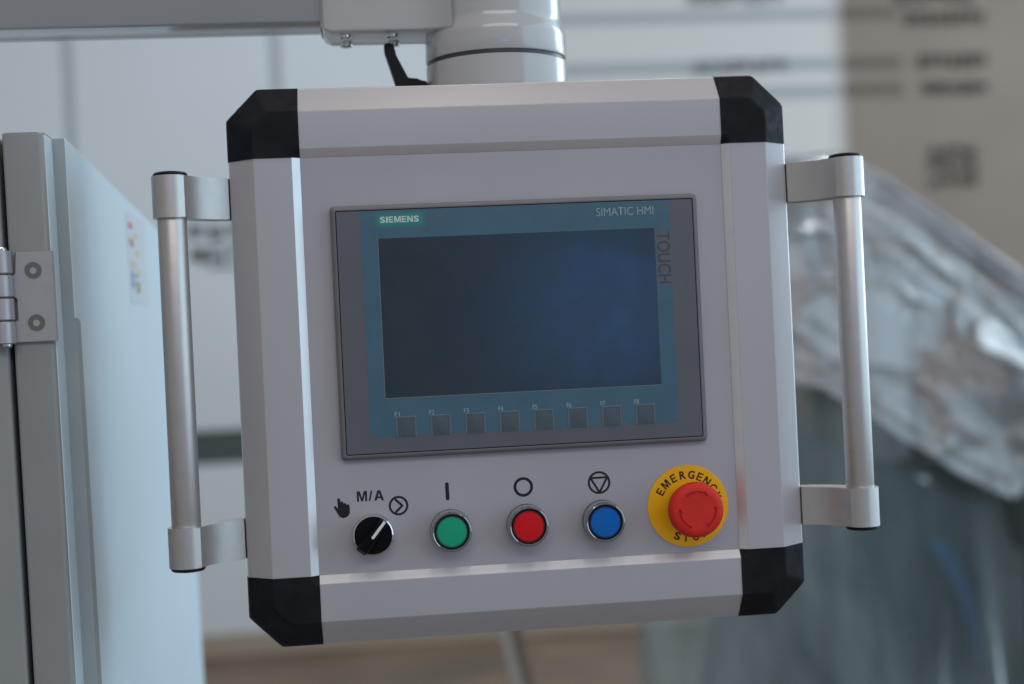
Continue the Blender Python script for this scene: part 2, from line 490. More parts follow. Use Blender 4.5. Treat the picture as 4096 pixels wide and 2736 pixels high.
# ---- lettering: blurred characters built from strokes
def glyph(bm, x, z, w_, h_, y, rng):
    t = 0.15 * h_
    rows = sorted(rng.sample([0.05, 0.3, 0.5, 0.72, 0.92], 3))
    for r in rows:
        a = rng.uniform(0, 0.2); b = rng.uniform(0.8, 1)
        box(bm, x + a * w_, x + b * w_, y, y + 3, z + r * h_ - t / 2, z + r * h_ + t / 2)
    for c in rng.sample([0.15, 0.4, 0.6, 0.85], 2):
        a = rng.uniform(0, 0.25); b = rng.uniform(0.75, 1)
        box(bm, x + c * w_ - t / 2, x + c * w_ + t / 2, y - 1.5, y + 2, z + a * h_, z + b * h_)

rng = random.Random(3)
root = thing("wall_lettering", "dark grey characters in two rows on the white wall panel", "lettering", (-0.74, WY * MM, 0.34))
for (x, z, s) in [(-820, 452, 74), (-735, 446, 74), (-655, 452, 74), (-820, 350, 76), (-742, 346, 80), (-652, 344, 88), (-560, 344, 80)]:
    bm = bmesh.new(); glyph(bm, x, z, s, s, WY - 6, rng)
    finish("character", bm, M['glyph'], root, smooth=0)

# ---- wall chart on the right
chart = thing("wall_chart", "large wall chart with horizontal grey bars, white at left and taupe at right", "wall chart", (1.9, WY * MM, -0.3))
bm = bmesh.new(); bevelled_box(bm, 560, 1918, WY - 26, WY - 2, -600, 2300, 3, 1)
finish("white_sheet", bm, M['boardwhite'], chart)
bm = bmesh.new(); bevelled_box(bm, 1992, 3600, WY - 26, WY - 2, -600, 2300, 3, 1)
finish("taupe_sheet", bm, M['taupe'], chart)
for k in range(4):                   # stepped fade between the two tones
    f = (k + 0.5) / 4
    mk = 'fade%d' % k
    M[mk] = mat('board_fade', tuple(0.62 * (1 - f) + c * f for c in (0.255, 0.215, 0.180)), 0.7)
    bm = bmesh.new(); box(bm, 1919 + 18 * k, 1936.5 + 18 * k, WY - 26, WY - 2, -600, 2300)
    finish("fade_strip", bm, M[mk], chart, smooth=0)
def bar(x0, x1, z0, z1, m):
    bm = bmesh.new(); box(bm, x0, x1, WY - 30, WY - 24, z0, z1)
    finish("bar", bm, M[m], chart, smooth=0)
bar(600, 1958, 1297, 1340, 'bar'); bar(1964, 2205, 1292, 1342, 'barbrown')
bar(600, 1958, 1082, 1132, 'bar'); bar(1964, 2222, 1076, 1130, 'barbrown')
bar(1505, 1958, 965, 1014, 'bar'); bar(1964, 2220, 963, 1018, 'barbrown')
def line(x0, x1, z0, z1, n, m, name="lettering"):
    bm = bmesh.new()
    p = (x1 - x0) / n
    for i in range(n):
        glyph(bm, x0 + i * p + 0.06 * p, z0, p * 0.88, z1 - z0, WY - 36, rng)
    finish(name, bm, M[m], chart, smooth=0)
line(1296, 1712, 1372, 1440, 7, 'glyphgrey')
line(1312, 1717, 1078, 1132, 8, 'glyphgrey')
line(2203, 2560, 1352, 1420, 5, 'glyph')
line(2236, 2608, 1262, 1318, 8, 'glyph')
line(2290, 2600, 1074, 1132, 7, 'glyph')
line(2306, 2596, 960, 1014, 7, 'glyph')
for k in range(3):
    line(2318, 2546, 690 - k * 62, 738 - k * 62, 4, 'glyph')

# ================================================================== PLASTIC-COVERED MACHINE
wrap = thing("wrapped_machine", "machine covered in crumpled clear plastic sheeting behind the right handle", "machine", (1.05, 2.1, FZ * MM))
bm = bmesh.new()
prism(bm, [(660, FZ), (1450, FZ), (1450, -470), (1200, -420), (900, -270), (840, -420)], 'y', 1960, 2700)
finish("body", bm, M['machine'], wrap, smooth=0)
bm = bmesh.new(); bevelled_box(bm, 1215, 1700, 1860, 2300, -830, -330, 18)
finish("side_unit", bm, M['machinedark'], wrap)
bm = bmesh.new(); bevelled_box(bm, 560, 900, 2150, 2450, -230, 170, 22)
finish("inner_block", bm, M['orange'], wrap)
bm = bmesh.new(); prism(bm, [(500, -300), (1420, -420), (1420, -60), (1150, 150), (900, 250), (500, 250)], 'y', 2380, 2460)
finish("inner_panel", bm, M['inner'], wrap, smooth=0)
bm = bmesh.new(); bevelled_box(bm, 960, 1110, 2080, 2350, -330, 60, 30)
finish("inner_block", bm, M['inner'], wrap)
bm = bmesh.new(); bevelled_box(bm, 1120, 1330, 2060, 2300, -330, -60, 18)
finish("inner_block", bm, M['orange'], wrap)
bm = bmesh.new(); bevelled_box(bm, 1190, 1500, 1990, 2300, -360, -180, 20)
finish("inner_block", bm, M['machinedark'], wrap)

def pl(x, pts):
    for (x0, a), (x1, b) in zip(pts, pts[1:]):
        if x <= x1: return a + (b - a) * max(0, (x - x0)) / (x1 - x0)
    return pts[-1][1]
TOP = [(380, 300), (620, 372), (800, 374), (975, 372), (1045, 330), (1200, 218), (1345, 105), (1500, -60), (1750, -330)]
HEM = [(380, -60), (600, -85), (820, -140), (900, -190), (980, -252), (1090, -325), (1205, -388), (1290, -350), (1345, -420), (1500, -460), (1750, -620)]
bm = bmesh.new()
NU, NV = 230, 150
grid = []
for j in range(NV + 1):
    row = []
    t = j / NV                       # 0 hem .. 0.8 ridge .. 1 down the back
    for i in range(NU + 1):
        x = 380 + (1750 - 380) * i / NU
        zt, zb = pl(x, TOP), pl(x, HEM)
        if t <= 0.8:
            f = t / 0.8
            z = zb + (zt - zb) * math.sin(f * math.pi / 2) ** 0.92
            y = 1840 + 240 * f ** 1.9
        else:
            f = (t - 0.8) / 0.2
            z = zt - 260 * f ** 1.6
            y = 2080 + 420 * f
        d = (zt - z) * 0.82           # distance below the ridge
        damp = min(1.0, max(0.0, (d - 40) / 110))
        p = Vector((x + 0.35 * z, z * 1.25, 0))
        h = 0.0
        msk = max(0.0, min(1.0, 0.5 + 1.6 * noise.noise(Vector((x * 0.0045, z * 0.0055, 7)))))
        for sz, am in ((260.0, 0.20), (105.0, 0.05 + 0.20 * msk), (44.0, 0.12 * msk)):
            dist, pts = noise.voronoi(p / sz)
            c = pts[0] * sz
            rv = noise.random_vector if False else noise.cell_vector(pts[0] * 13.7 + Vector((sz, 2.3, 1.1)))
            h += am * ((p.x - c.x) * (rv.x - 0.5) + (p.y - c.y) * (rv.y - 0.5)) * 2
            h += am * 0.13 * sz * math.exp(-((dist[1] - dist[0]) / 0.16) ** 2)
        y -= damp * h
        y -= damp * 30 * noise.noise(Vector((x * 0.006, z * 0.006, 2)))
        # two taut folds running along under the sloping ridge
        sl = min(1.0, max(0.0, (x - 960) / 80))
        for dc, am, sg in ((42, 24, 9), (80, 32, 10), (150, 12, 16)):
            y -= sl * am * math.exp(-((d - dc - 6 * noise.noise(Vector((x * 0.01, dc, 0)))) / sg) ** 2)
        # gathered hem
        hd = (z - zb)
        y -= 22 * math.exp(-((hd - 6) / 13) ** 2) + 12 * math.exp(-((hd - 42) / 12) ** 2)
        z += 5 * noise.noise(Vector((x * 0.013, j * 0.05, 5)))
        row.append(bm.verts.new((x, y, z)))
    grid.append(row)
for j in range(NV):
    for i in range(NU):
        bm.faces.new((grid[j][i], grid[j][i + 1], grid[j + 1][i + 1], grid[j + 1][i]))
finish("plastic_sheet", bm, M['film'], wrap, smooth=180)

bm = bmesh.new()
NU, NV = 170, 60
grid = []
for j in range(NV + 1):
    row = []
    for i in range(NU + 1):
        x = 500 + (1260 - 500) * i / NU
        zt = pl(x, HEM) + 10
        t = j / NV
        z = zt + (FZ + 30 - zt) * t
        fan = 1 + 0.45 * t + 0.05 * noise.noise(Vector((z * 0.006, x * 0.002, 3)))
        xx = 820 + (x - 820) * (fan if x < 820 else 1 - 0.06 * t) - 40 * t
        fo = 34 * (1 - abs(noise.noise(Vector((x * 0.007, z * 0.0014, 1.7)))) * 2) + 9 * (1 - abs(noise.noise(Vector((x * 0.017, z * 0.003, 8)))) * 2)
        row.append(bm.verts.new((xx, 1888 - fo * (0.4 + 0.9 * t) - 110 * t, z)))
    grid.append(row)
for j in range(NV):
    for i in range(NU):
        bm.faces.new((grid[j][i], grid[j][i + 1], grid[j + 1][i + 1], grid[j + 1][i]))
finish("plastic_skirt", bm, M['filmdark'], wrap, smooth=180)

def ribbon(bm, pts, wdt, th=1.5):
    """flat band through 3D points, facing the viewer side (-y)"""
    n = len(pts); A = []
    for i, p in enumerate(pts):
        p = Vector(p)
        d = (Vector(pts[min(n - 1, i + 1)]) - Vector(pts[max(0, i - 1)])).normalized()
        s = d.cross(Vector((0, 1, 0))).normalized() * wdt / 2
        A.append([bm.verts.new(p + s), bm.verts.new(p - s), bm.verts.new(p - s + Vector((0, th, 0))), bm.verts.new(p + s + Vector((0, th, 0)))])
    for a, b in zip(A, A[1:]):
        for k in range(4):
            bm.faces.new((a[k], a[(k + 1) % 4], b[(k + 1) % 4], b[k]))
    bm.faces.new(A[0]); bm.faces.new(A[-1])
def bez(p0, p1, p2, n=20):
    p0, p1, p2 = Vector(p0), Vector(p1), Vector(p2)
    return [(1 - t) ** 2 * p0 + 2 * t * (1 - t) * p1 + t * t * p2 for t in [k / n for k in range(n + 1)]]
bm = bmesh.new(); ribbon(bm, bez((1075, 1915, -480), (1140, 1905, -560), (1160, 1900, -740)), 30)
o = finish("lifting_strap", bm, M['strap'], wrap, label="blue strap hanging down the front")

bm = bmesh.new(); bevelled_box(bm, 1130, 1750, 2380, 2900, FZ + 3, -700, 8)
o = finish("carton", bm, M['carton'])
o["label"] = "brown carton standing low behind the wrapped machine"; o["category"] = "carton"

# ---- hose and cable hanging behind the panel
def tube(bm, pts, r, n=14):
    m = len(pts); rings = []
    for i, p in enumerate(pts):
        p = Vector(p)
        d = (Vector(pts[min(m - 1, i + 1)]) - Vector(pts[max(0, i - 1)])).normalized()
        s = d.cross(Vector((0, 1, 0.01))).normalized(); u = s.cross(d).normalized()
        rings.append([p + (s * math.cos(2 * math.pi * k / n) + u * math.sin(2 * math.pi * k / n)) * r for k in range(n)])
    loops(bm, rings, True, True)
for nm, dx, r, mk, lb in (("hose", 0, 13, 'hose', "pale grey hose hanging behind the panel's lower edge"), ("cable", 27, 12, 'hosebrown', "brown cable hanging beside the pale hose under the panel")):
    bm = bmesh.new()
    tube(bm, bez((172 + dx, 2300, -300), (165 + dx, 2480, -640), (222 + dx, 2500, -860), 16) + bez((222 + dx, 2500, -860), (285 + dx, 2520, -1080), (330 + dx, 2700, FZ + 14), 16)[1:], r)
    o = finish(nm, bm, M[mk]); o["label"] = lb; o["category"] = nm

# ================================================================== MACHINE CABINET AT LEFT
cab = thing("machine_cabinet", "pale grey machine cabinet with hinged door at the left edge", "cabinet", (-0.36, 0.3, FZ * MM))
YF = 17.0
def lean(bm):
    for v in bm.verts:
        v.co.x -= (v.co.z - 140) * 0.0115
bm = bmesh.new()
poly = fillet([(-362.5, YF + 6), (-362.5, YF), (-334, YF), (-334, 46), (-362, 46)], [1.5, 2.5, 3.5, 0.5, 0.5], 5, closed=True)
prism(bm, poly, 'z', FZ + 60, 153.5)
es = [e for e in bm.edges if all(v.co.z > 153 for v in e.verts)]
bmesh.ops.bevel(bm, geom=es, offset=2.2, segments=3, affect='EDGES', profile=0.5)
lean(bm)
finish("post", bm, M['post'], cab)
# side panel, proud of the post; a grey trim strip covers its front edge lower down
bm = bmesh.new()
prism(bm, fillet([(46.5, FZ + 60), (46.5, 153.2), (665, 111), (665, FZ + 60)], [0, 2, 4, 0], 3, closed=True), 'x', -600, -324.4)
lean(bm); finish("side_panel", bm, M['panelblue'], cab)
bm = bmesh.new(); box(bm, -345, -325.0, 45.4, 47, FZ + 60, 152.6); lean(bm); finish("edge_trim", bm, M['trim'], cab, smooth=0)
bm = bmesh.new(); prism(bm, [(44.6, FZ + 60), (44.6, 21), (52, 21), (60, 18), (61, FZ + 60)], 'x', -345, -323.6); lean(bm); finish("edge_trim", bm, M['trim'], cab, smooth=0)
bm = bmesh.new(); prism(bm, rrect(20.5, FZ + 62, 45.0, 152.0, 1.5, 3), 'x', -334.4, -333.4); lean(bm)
finish("post_lit_strip", bm, M['panelblue'], cab)  # pale strip puts the daylight on the post's side into its colour
# door
bm = bmesh.new(); bevelled_box(bm, -950, -366.2, YF - 1, 44, FZ + 60, 152.5, 2.6, 3); lean(bm)
finish("door", bm, M['post'], cab)
bm = bmesh.new(); box(bm, -372, -356, 40, 60, FZ + 60, 151); lean(bm)
finish("door_gasket", bm, M['dark'], cab, smooth=0)
bm = bmesh.new(); bevelled_box(bm, -940, -340, 40, 660, FZ, FZ + 62, 3)
finish("plinth", bm, M['machinedark'], cab)
# hinge leaf
bm = bmesh.new()
zz = [(69.0, 52.8), (52.1, 36.2), (35.5, 20.0), (19.3, 3.4)]
leaf = [(-357, 68.3), (-357, 52.4), (-359.5, 52.4), (-359.5, 35.8), (-356.6, 35.8), (-356.6, 19.7), (-359.5, 19.7), (-359.5, 4.4), (-331.3, 4.4), (-331.3, 68.3)]
prism(bm, leaf, 'y', 13.2, 17.2)
es = [e for e in bm.edges if all(abs(v.co.y - 13.2) < 0.01 for v in e.verts)]
bmesh.ops.bevel(bm, geom=es, offset=0.5, segments=2, affect='EDGES')
lean(bm)
hinge = finish("hinge", bm, M['hinge'], cab, label="silver hinge leaf with two countersunk screws")
for k, (a, b) in enumerate(zz):
    bm = bmesh.new()
    lathe(bm, [(7.6, b), (8.4, b + 0.8), (8.4, a - 0.8), (7.6, a)], 'z', (-367.0, 9.5, 0), 48)
    lean(bm); finish("knuckle", bm, M['hinge'], hinge)
for s in (1, -1):
    bm = bmesh.new()
    e = 69.0 if s > 0 else 3.4
    lathe(bm, [(3.4, e), (3.4, e + s * 1.4), (2.4, e + s * 2.6), (0, e + s * 3.0)], 'z', (-364.5, 8, 0), 24)
    lean(bm); finish("hinge_pin", bm, M['zinc'], hinge)
for (x, z) in ((-345.2, 54.9), (-344.9, 17.7)):
    bm = bmesh.new()
    lathe(bm, [(6.6, 13.4), (6.55, 13.0), (6.05, 13.0), (6.05, 13.5)], 'y', (x, 0, z), 40, cap=False)
    lean(bm); finish("screw_seat", bm, M['zinc'], hinge)
    bm = bmesh.new()
    hexa = [(2.55 * math.cos(math.pi / 3 * k + 0.4), 2.55 * math.sin(math.pi / 3 * k + 0.4)) for k in range(6)]
    out = []
    for k in range(36):
        a = 2 * math.pi * k / 36
        out.append((x + 5.9 * math.cos(a), 13.05, z + 5.9 * math.sin(a)))
    hx = []
    for k in range(36):
        a = 2 * math.pi * k / 36
        s6 = (a - 0.4) % (math.pi / 3)
        rr = 2.55 * math.cos(math.pi / 6) / math.cos(s6 - math.pi / 6)
        hx.append((rr * math.cos(a), rr * math.sin(a)))
    loops(bm, [[(p[0], p[1] + 2, p[2]) for p in out], out, [(x + h[0] * 1.06, 13.05, z + h[1] * 1.06) for h in hx], [(x + h[0], 13.2, z + h[1]) for h in hx], [(x + h[0] * 0.95, 15.2, z + h[1] * 0.95) for h in hx]])
    lean(bm); finish("screw", bm, M['steel'], hinge, smooth=25)
# colourful sticker on the side panel
bm = bmesh.new(); prism(bm, rrect(300, 40, 408, 124, 4), 'x', -325, -324.0); lean(bm)
st = finish("sticker", bm, M['stickerwhite'], cab, label="white sticker with small red, yellow and blue marks")
for (y, z, a, b, mk) in [(318, 112, 11, 6, 'sred'), (345, 104, 9, 5, 'syellow'), (314, 98, 8, 7, 'syellow'), (323, 96, 9, 7, 'sred'), (350, 88, 8, 6, 'syellow'),
                         (327, 76, 12, 6, 'syellow'), (352, 70, 9, 5, 'syellow'), (316, 62, 6, 16, 'sblue'), (332, 58, 10, 6, 'syellow'), (344, 56, 8, 11, 'sgrey'), (354, 54, 9, 6, 'syellow'), (338, 66, 6, 4, 'sgrey')]:
    bm = bmesh.new(); prism(bm, rrect(y - a, z - b / 2, y + a, z + b / 2, 1.5, 3), 'x', -324.3, -323.7); lean(bm)
    finish("sticker_mark", bm, M[mk], st, smooth=0)

# ================================================================== SUPPORT ARM
arm = thing("support_arm", "light grey swivel support arm with round collar above the control panel", "support arm", (0, 0.09, 0.178))
CY = 90.0
# vertical cylinder of the elbow, flared at the foot
bm = bmesh.new()
prof = [(52.4, 420), (52.4, 238)]
for k in range(13):
    f = k / 12
    prof.append((52.4 + 2.8 * (3 * f * f - 2 * f ** 3), 238 - 14 * f))
prof += [(55.2, 218), (55.4, 209.4), (54.9, 208.6), (52, 208.5)]
lathe(bm, prof, 'z', (0, CY, 0), 128)
finish("elbow_tube", bm, M['arm'], arm)
bm = bmesh.new(); lathe(bm, [(53.6, 209.2), (53.8, 208), (53.8, 205.4), (53.4, 204.2)], 'z', (0, CY, 0), 128)
finish("collar_gasket", bm, M['groove'], arm)
bm = bmesh.new(); lathe(bm, [(52, 205.3), (54.8, 205.2), (55.4, 204.6), (55.4, 177)], 'z', (0, CY, 0), 128)
finish("collar", bm, M['arm'], arm)
# horizontal elbow housing running left from the cylinder, soft edges
bm = bmesh.new()
sec = fillet([(61, 229.5), (117, 229.5), (117, 380), (61, 380)], [2.0, 4, 7, 7], 6, closed=True)
sec2 = [(CY + (y - CY) * 0.84, 306 + (z - 306) * 0.93) for y, z in sec]
sec1 = [(CY + (y - CY) * 0.95, 306 + (z - 306) * 0.975) for y, z in sec]
lp = [[(-135.4, CY + (y - CY) * 0.62, 306 + (z - 306) * 0.95) for y, z in sec], [(-135.0, y, z) for y, z in sec2], [(-132.6, y, z) for y, z in sec1], [(-127.5, y, z) for y, z in sec], [(-62, y, z) for y, z in sec]]
for k in range(1, 7):             # blends into the cylinder
    f = k / 6
    s = 1 + 0.45 * f * f
    lp.append([(-62 + 26 * f, CY + (y - CY) * s, z - 2.0 * f * f * (1 if z < 250 else 0)) for y, z in sec])
loops(bm, lp, True, True)
finish("elbow_housing", bm, M['arm'], arm)
# beam
bm = bmesh.new()
sec = fillet([(66, 238), (112, 238), (112, 330), (66, 330)], 2.0, 4, closed=True)
prism(bm, sec, 'x', -900, -130)
finish("beam", bm, M['beam'], arm)
for (x, y) in ((-117.6, 78), (-81.5, 78), (-116.8, 109), (-79.5, 109)):
    bm = bmesh.new()
    lathe(bm, [(5.0, 231), (5.0, 228.4), (4.4, 227.4), (3.0, 227.1), (2.6, 227.1), (2.2, 228.4), (0, 228.4)], 'z', (x, y, 0), 28)
    finish("screw", bm, M['zinc'], arm)
# clamping lever
bm = bmesh.new()
prof = [(-55.5, 183), (-55.5, 193.4), (-61.4, 193.8), (-61.5, 195.6), (-70.6, 195.9), (-78.5, 212.3), (-78.8, 216.9), (-80.5, 222.5), (-83.0, 224.1), (-87.6, 223.2), (-87.5, 217.6), (-80.4, 193.1), (-79, 183)]
prism(bm, prof, 'y', 79, 91)
bmesh.ops.bevel(bm, geom=[e for e in bm.edges], offset=0.7, segments=2, affect='EDGES')
finish("clamp_lever", bm, M['black'], arm, label="black plastic clamping lever")

# ================================================================== CONTROL PANEL
panel = thing("control_panel", "grey operator control panel with touch display, push buttons and two tube handles", "control panel", (0.0008, 0.06, -0.225))
PX0, PX1, PZ0, PZ1 = -152.9, 154.3, -172.0, 126.9        # visible plate
PY = 3.0
bm = bmesh.new()
bevelled_box(bm, PX0 - 1, PX1 + 1, PY, PY + 4, PZ0 - 1, PZ1 + 1, 0.3, 1)
plate = finish("front_plate", bm, M['plate'], panel)

RW = 51.6
prof = fillet([(-0.2, 8), (0.0, 2.7), (6.0, -1.3), (32.8, -1.3), (RW, 14.4), (RW, 30), (RW, 62), (2, 62)],
              [0, 0.4, 1.0, 1.6, 2.4, 0.0, 2, 0], 5)
def rail(p0, p1, kind):
    bm = bmesh.new()
    rows = []
    for (u, y) in prof:
        if kind == 'top': a, b = (p0, y, PZ1 + u), (p1, y, PZ1 + u)
        if kind == 'bot': a, b = (p0, y, PZ0 - u), (p1, y, PZ0 - u)
        if kind == 'lef': a, b = (PX0 - u, y, p0), (PX0 - u, y, p1)
        if kind == 'rig': a, b = (PX1 + u, y, p0), (PX1 + u, y, p1)
        rows.append((bm.verts.new(a), bm.verts.new(b)))
    for k, (q, r) in enumerate(zip(rows, rows[1:])):
        fc = bm.faces.new((q[0], q[1], r[1], r[0]))
        if 0.5 < (prof[k][0] + prof[k + 1][0]) / 2 < 5.6: fc.material_index = 1
        if (prof[k][0] + prof[k + 1][0]) / 2 > 50.4 and prof[k + 1][1] < 20: fc.material_index = 1
    o = finish("frame_rail", bm, M['rail'], panel, smooth=22)
    o.data.materials.append(M['bevel'])
    return o
rail(PX0 - 0.3, PX1 + 0.3, 'top'); rail(PX0 - 0.3, PX1 + 0.3, 'bot')
rail(PZ0 - 0.3, PZ1 + 0.3, 'lef'); rail(PZ0 - 0.3, PZ1 + 0.3, 'rig')

def softmin(vals, k=1.2):
    return -k * math.log(sum(math.exp(-v / k) for v in vals))
def corner(sx, sz):
    """moulded corner cap: follows the rail profile, outer corner cut off"""
    X0 = PX1 if sx > 0 else PX0
    Z0 = PZ1 if sz > 0 else PZ0
    A = RW + 0.6
    CUT = 22.6
    bm = bmesh.new()
    n = 46
    vs = [[bm.verts.new((-0.1 + (A + 0.1) * i / n, 0, -0.1 + (A + 0.1) * j / n)) for i in range(n + 1)] for j in range(n + 1)]
    for j in range(n):
        for i in range(n):
            bm.faces.new((vs[j][i], vs[j][i + 1], vs[j + 1][i + 1], vs[j + 1][i]))
    L0 = 2 * A - CUT
    bmesh.ops.bisect_plane(bm, geom=bm.verts[:] + bm.edges[:] + bm.faces[:], dist=1e-4, plane_co=(L0 / 2, 0, L0 / 2), plane_no=(1, 0, 1), clear_outer=True)
    for v in bm.verts:
        a, b = v.co.x, v.co.z
        d = softmin([A - a, A - b, (L0 - a - b) / math.sqrt(2)], 0.8)
        y = -1.9 + max(0.0, 19.0 - d) * 16.0 / 18.6 * (1.0 if d > 1.0 else 1.0 + (1.0 - d) * 0.12)
        di = math.hypot(max(0, a), max(0, b))
        y += max(0.0, 6.2 - di) / 6.2 * 4.4
        v.co.y = y
    outer = [e for e in bm.edges if e.is_boundary and not all(v.co.x < 0.0 for v in e.verts) and not all(v.co.z < 0.0 for v in e.verts)]
    r = bmesh.ops.extrude_edge_only(bm, edges=outer)
    for v in [g for g in r['geom'] if isinstance(g, bmesh.types.BMVert)]:
        v.co.y = 63
    inner = [e for e in bm.edges if e.is_boundary and (all(v.co.x < 0.0 for v in e.verts) or all(v.co.z < 0.0 for v in e.verts))]
    r = bmesh.ops.extrude_edge_only(bm, edges=inner)
    for v in [g for g in r['geom'] if isinstance(g, bmesh.types.BMVert)]:
        v.co.y += 1.2
    for v in bm.verts:
        v.co.x = X0 + sx * v.co.x; v.co.z = Z0 + sz * v.co.z
    return finish("corner_cap", bm, M['cap'], panel, smooth=24)
for sx in (-1, 1):
    for sz in (-1, 1):
        corner(sx, sz)
bm = bmesh.new(); bevelled_box(bm, PX0 - RW + 3, PX1 + RW - 3, 60, 165, PZ0 - RW + 3, PZ1 + RW - 3, 4)
finish("rear_housing", bm, M['rail'], panel)

# ---- handles
def handle(s, xc, zt, zb):
    yc = -8.0
    (t1, t0), (b1, b0) = zt, zb
    bm = bmesh.new()
    lathe(bm, [(9.8, b0 + 2), (10.2, b0 + 3), (10.2, t1 - 3), (9.8, t1 - 2)], 'z', (xc, yc, 0), 64)
    h = finish("handle", bm, M['alu'], panel)
    xin = xc - s * 37.4            # where the arm meets the frame side
    for (z1, z0) in (zt, zb):
        bm = bmesh.new()
        pts = []
        # plan outline (x,y): hub circle on the outside, arm sweeping back to the frame
        def P(dx, y): return (xc - s * dx, y)
        n = 40
        R0 = 13.0
        a0, a1 = math.radians(28), math.radians(-300 + 28 + 62)
        hub = []
        for k in range(n + 1):
            a = rad(-52) - rad(360 - 150) * k / n          # front-inner side round the outside to the rear-inner side
            hub.append((R0 * math.cos(a), R0 * math.sin(a)))
        # concave fillet from the hub's front-inner side to the arm's front face
        st = hub[0]
        front = []
        p0, p1, p2, p3 = Vector((38.0, 21.2)), Vector((27, 15.0)), Vector((15.5, 8.6)), Vector((R0 * math.cos(rad(-40)) + 0.4, R0 * math.sin(rad(-40))))
        for k in range(14):
            t = k / 13
            q = (1 - t) ** 3 * p0 + 3 * t * (1 - t) ** 2 * p1 + 3 * t * t * (1 - t) * p2 + t ** 3 * p3
            front.append((q.x, q.y))
        back = [(6, 19), (14, 26), (24, 33), (38.0, 36)]
        outline = front + hub + back
        poly = [P(dx, yc + dy) for dx, dy in outline]
        prism(bm, poly, 'z', z0, z1)
        es = [e for e in bm.edges if all(abs(v.co.z - z0) < 0.01 for v in e.verts) or all(abs(v.co.z - z1) < 0.01 for v in e.verts)]
        bmesh.ops.bevel(bm, geom=es, offset=0.45, segments=2, affect='EDGES')
        finish("bracket", bm, M['alu'], h, smooth=30)
        bm = bmesh.new(); box(bm, min(P(37.7, 0)[0], P(39.0, 0)[0]), max(P(37.7, 0)[0], P(39.0, 0)[0]), yc + 22.5, yc + 35, z0 + 0.4, z1 - 0.4)
        finish("joint_gasket", bm, M['dark'], h, smooth=0)
    for e, sg in ((zt[0], 1), (zb[1], -1)):
        bm = bmesh.new()
        lathe(bm, [(11.6, e - sg * 0.5), (11.9, e + sg * 0.6), (11.8, e + sg * 1.6), (10.8, e + sg * 2.6), (8, e + sg * 3.1), (0, e + sg * 3.3)], 'z', (xc, yc, 0), 56)
        finish("end_cap", bm, M['black'], h)
    return h
handle(-1, -243.2, (115.4, 85.8), (-130.4, -158.6))
handle(1, 244.4, (112.0, 83.2), (-130.2, -158.4))

# ---- touch display unit
def rr_loop(w2, h2, r, y, n=6):
    return [(x, y, z) for x, z in rrect(-w2, -h2, w2, h2, r, n)]
bm = bmesh.new()
W2, H2 = 133.5, 91.0
loops(bm, [rr_loop(W2 - .3, H2 - .3, 3.0, PY), rr_loop(W2, H2, 3.2, 2.2), rr_loop(W2, H2, 3.2, 0.4), rr_loop(W2 - 0.5, H2 - 0.5, 2.9, -1.8), rr_loop(W2 - 1.3, H2 - 1.3, 2.4, -3.2), rr_loop(W2 - 2.4, H2 - 2.4, 1.9, -3.8),
           rr_loop(W2 - 3.5, H2 - 3.5, 1.4, -4.0), rr_loop(W2 - 3.7, H2 - 3.7, 1.3, -3.9), rr_loop(W2 - 3.7, H2 - 3.7, 1.3, -1.5)], capend=False)
hmi = finish("touch_display", bm, M['bezel'], panel, smooth=50, label="grey and teal touch display unit with eight function keys")
bm = bmesh.new(); loops(bm, [rr_loop(W2 - 3.4, H2 - 3.4, 1.3, -2.4), rr_loop(W2 - 6, H2 - 6, 1.0, -2.4)], capend=False)
finish("bezel_gap", bm, M['dark'], hmi, smooth=0)
bm = bmesh.new(); loops(bm, [rr_loop(W2 - 4.35, H2 - 4.35, 1.0, -1.5), rr_loop(W2 - 4.35, H2 - 4.35, 1.0, -3.75), rr_loop(W2 - 4.6, H2 - 4.6, 0.9, -3.9)])
finish("front_membrane", bm, M['membrane'], hmi, smooth=0)
bm = bmesh.new()
flat(bm, [(-112, -75.4), (112, -75.4), (112, 25.0), (101.6, 25.0), (101.6, 64.5), (112, 64.5), (112, 86.35), (-112, 86.35)], -3.96)
finish("teal_print", bm, M['teal'], hmi, smooth=0)
bm = bmesh.new(); bevelled_box(bm, -100.6, 100.6, -4.03, -3.7, -48.2, 66.4, 0.05, 1)  # lighter line painted as the edge highlight at left and bottom
finish("display_edge_highlight", bm, M['edgehighlight'], hmi, smooth=0)
bm = bmesh.new(); bevelled_box(bm, -100.05, 100.5, -4.12, -3.9, -47.6, 66.5, 0.06, 1)
finish("display", bm, M['screen'], hmi, smooth=0)
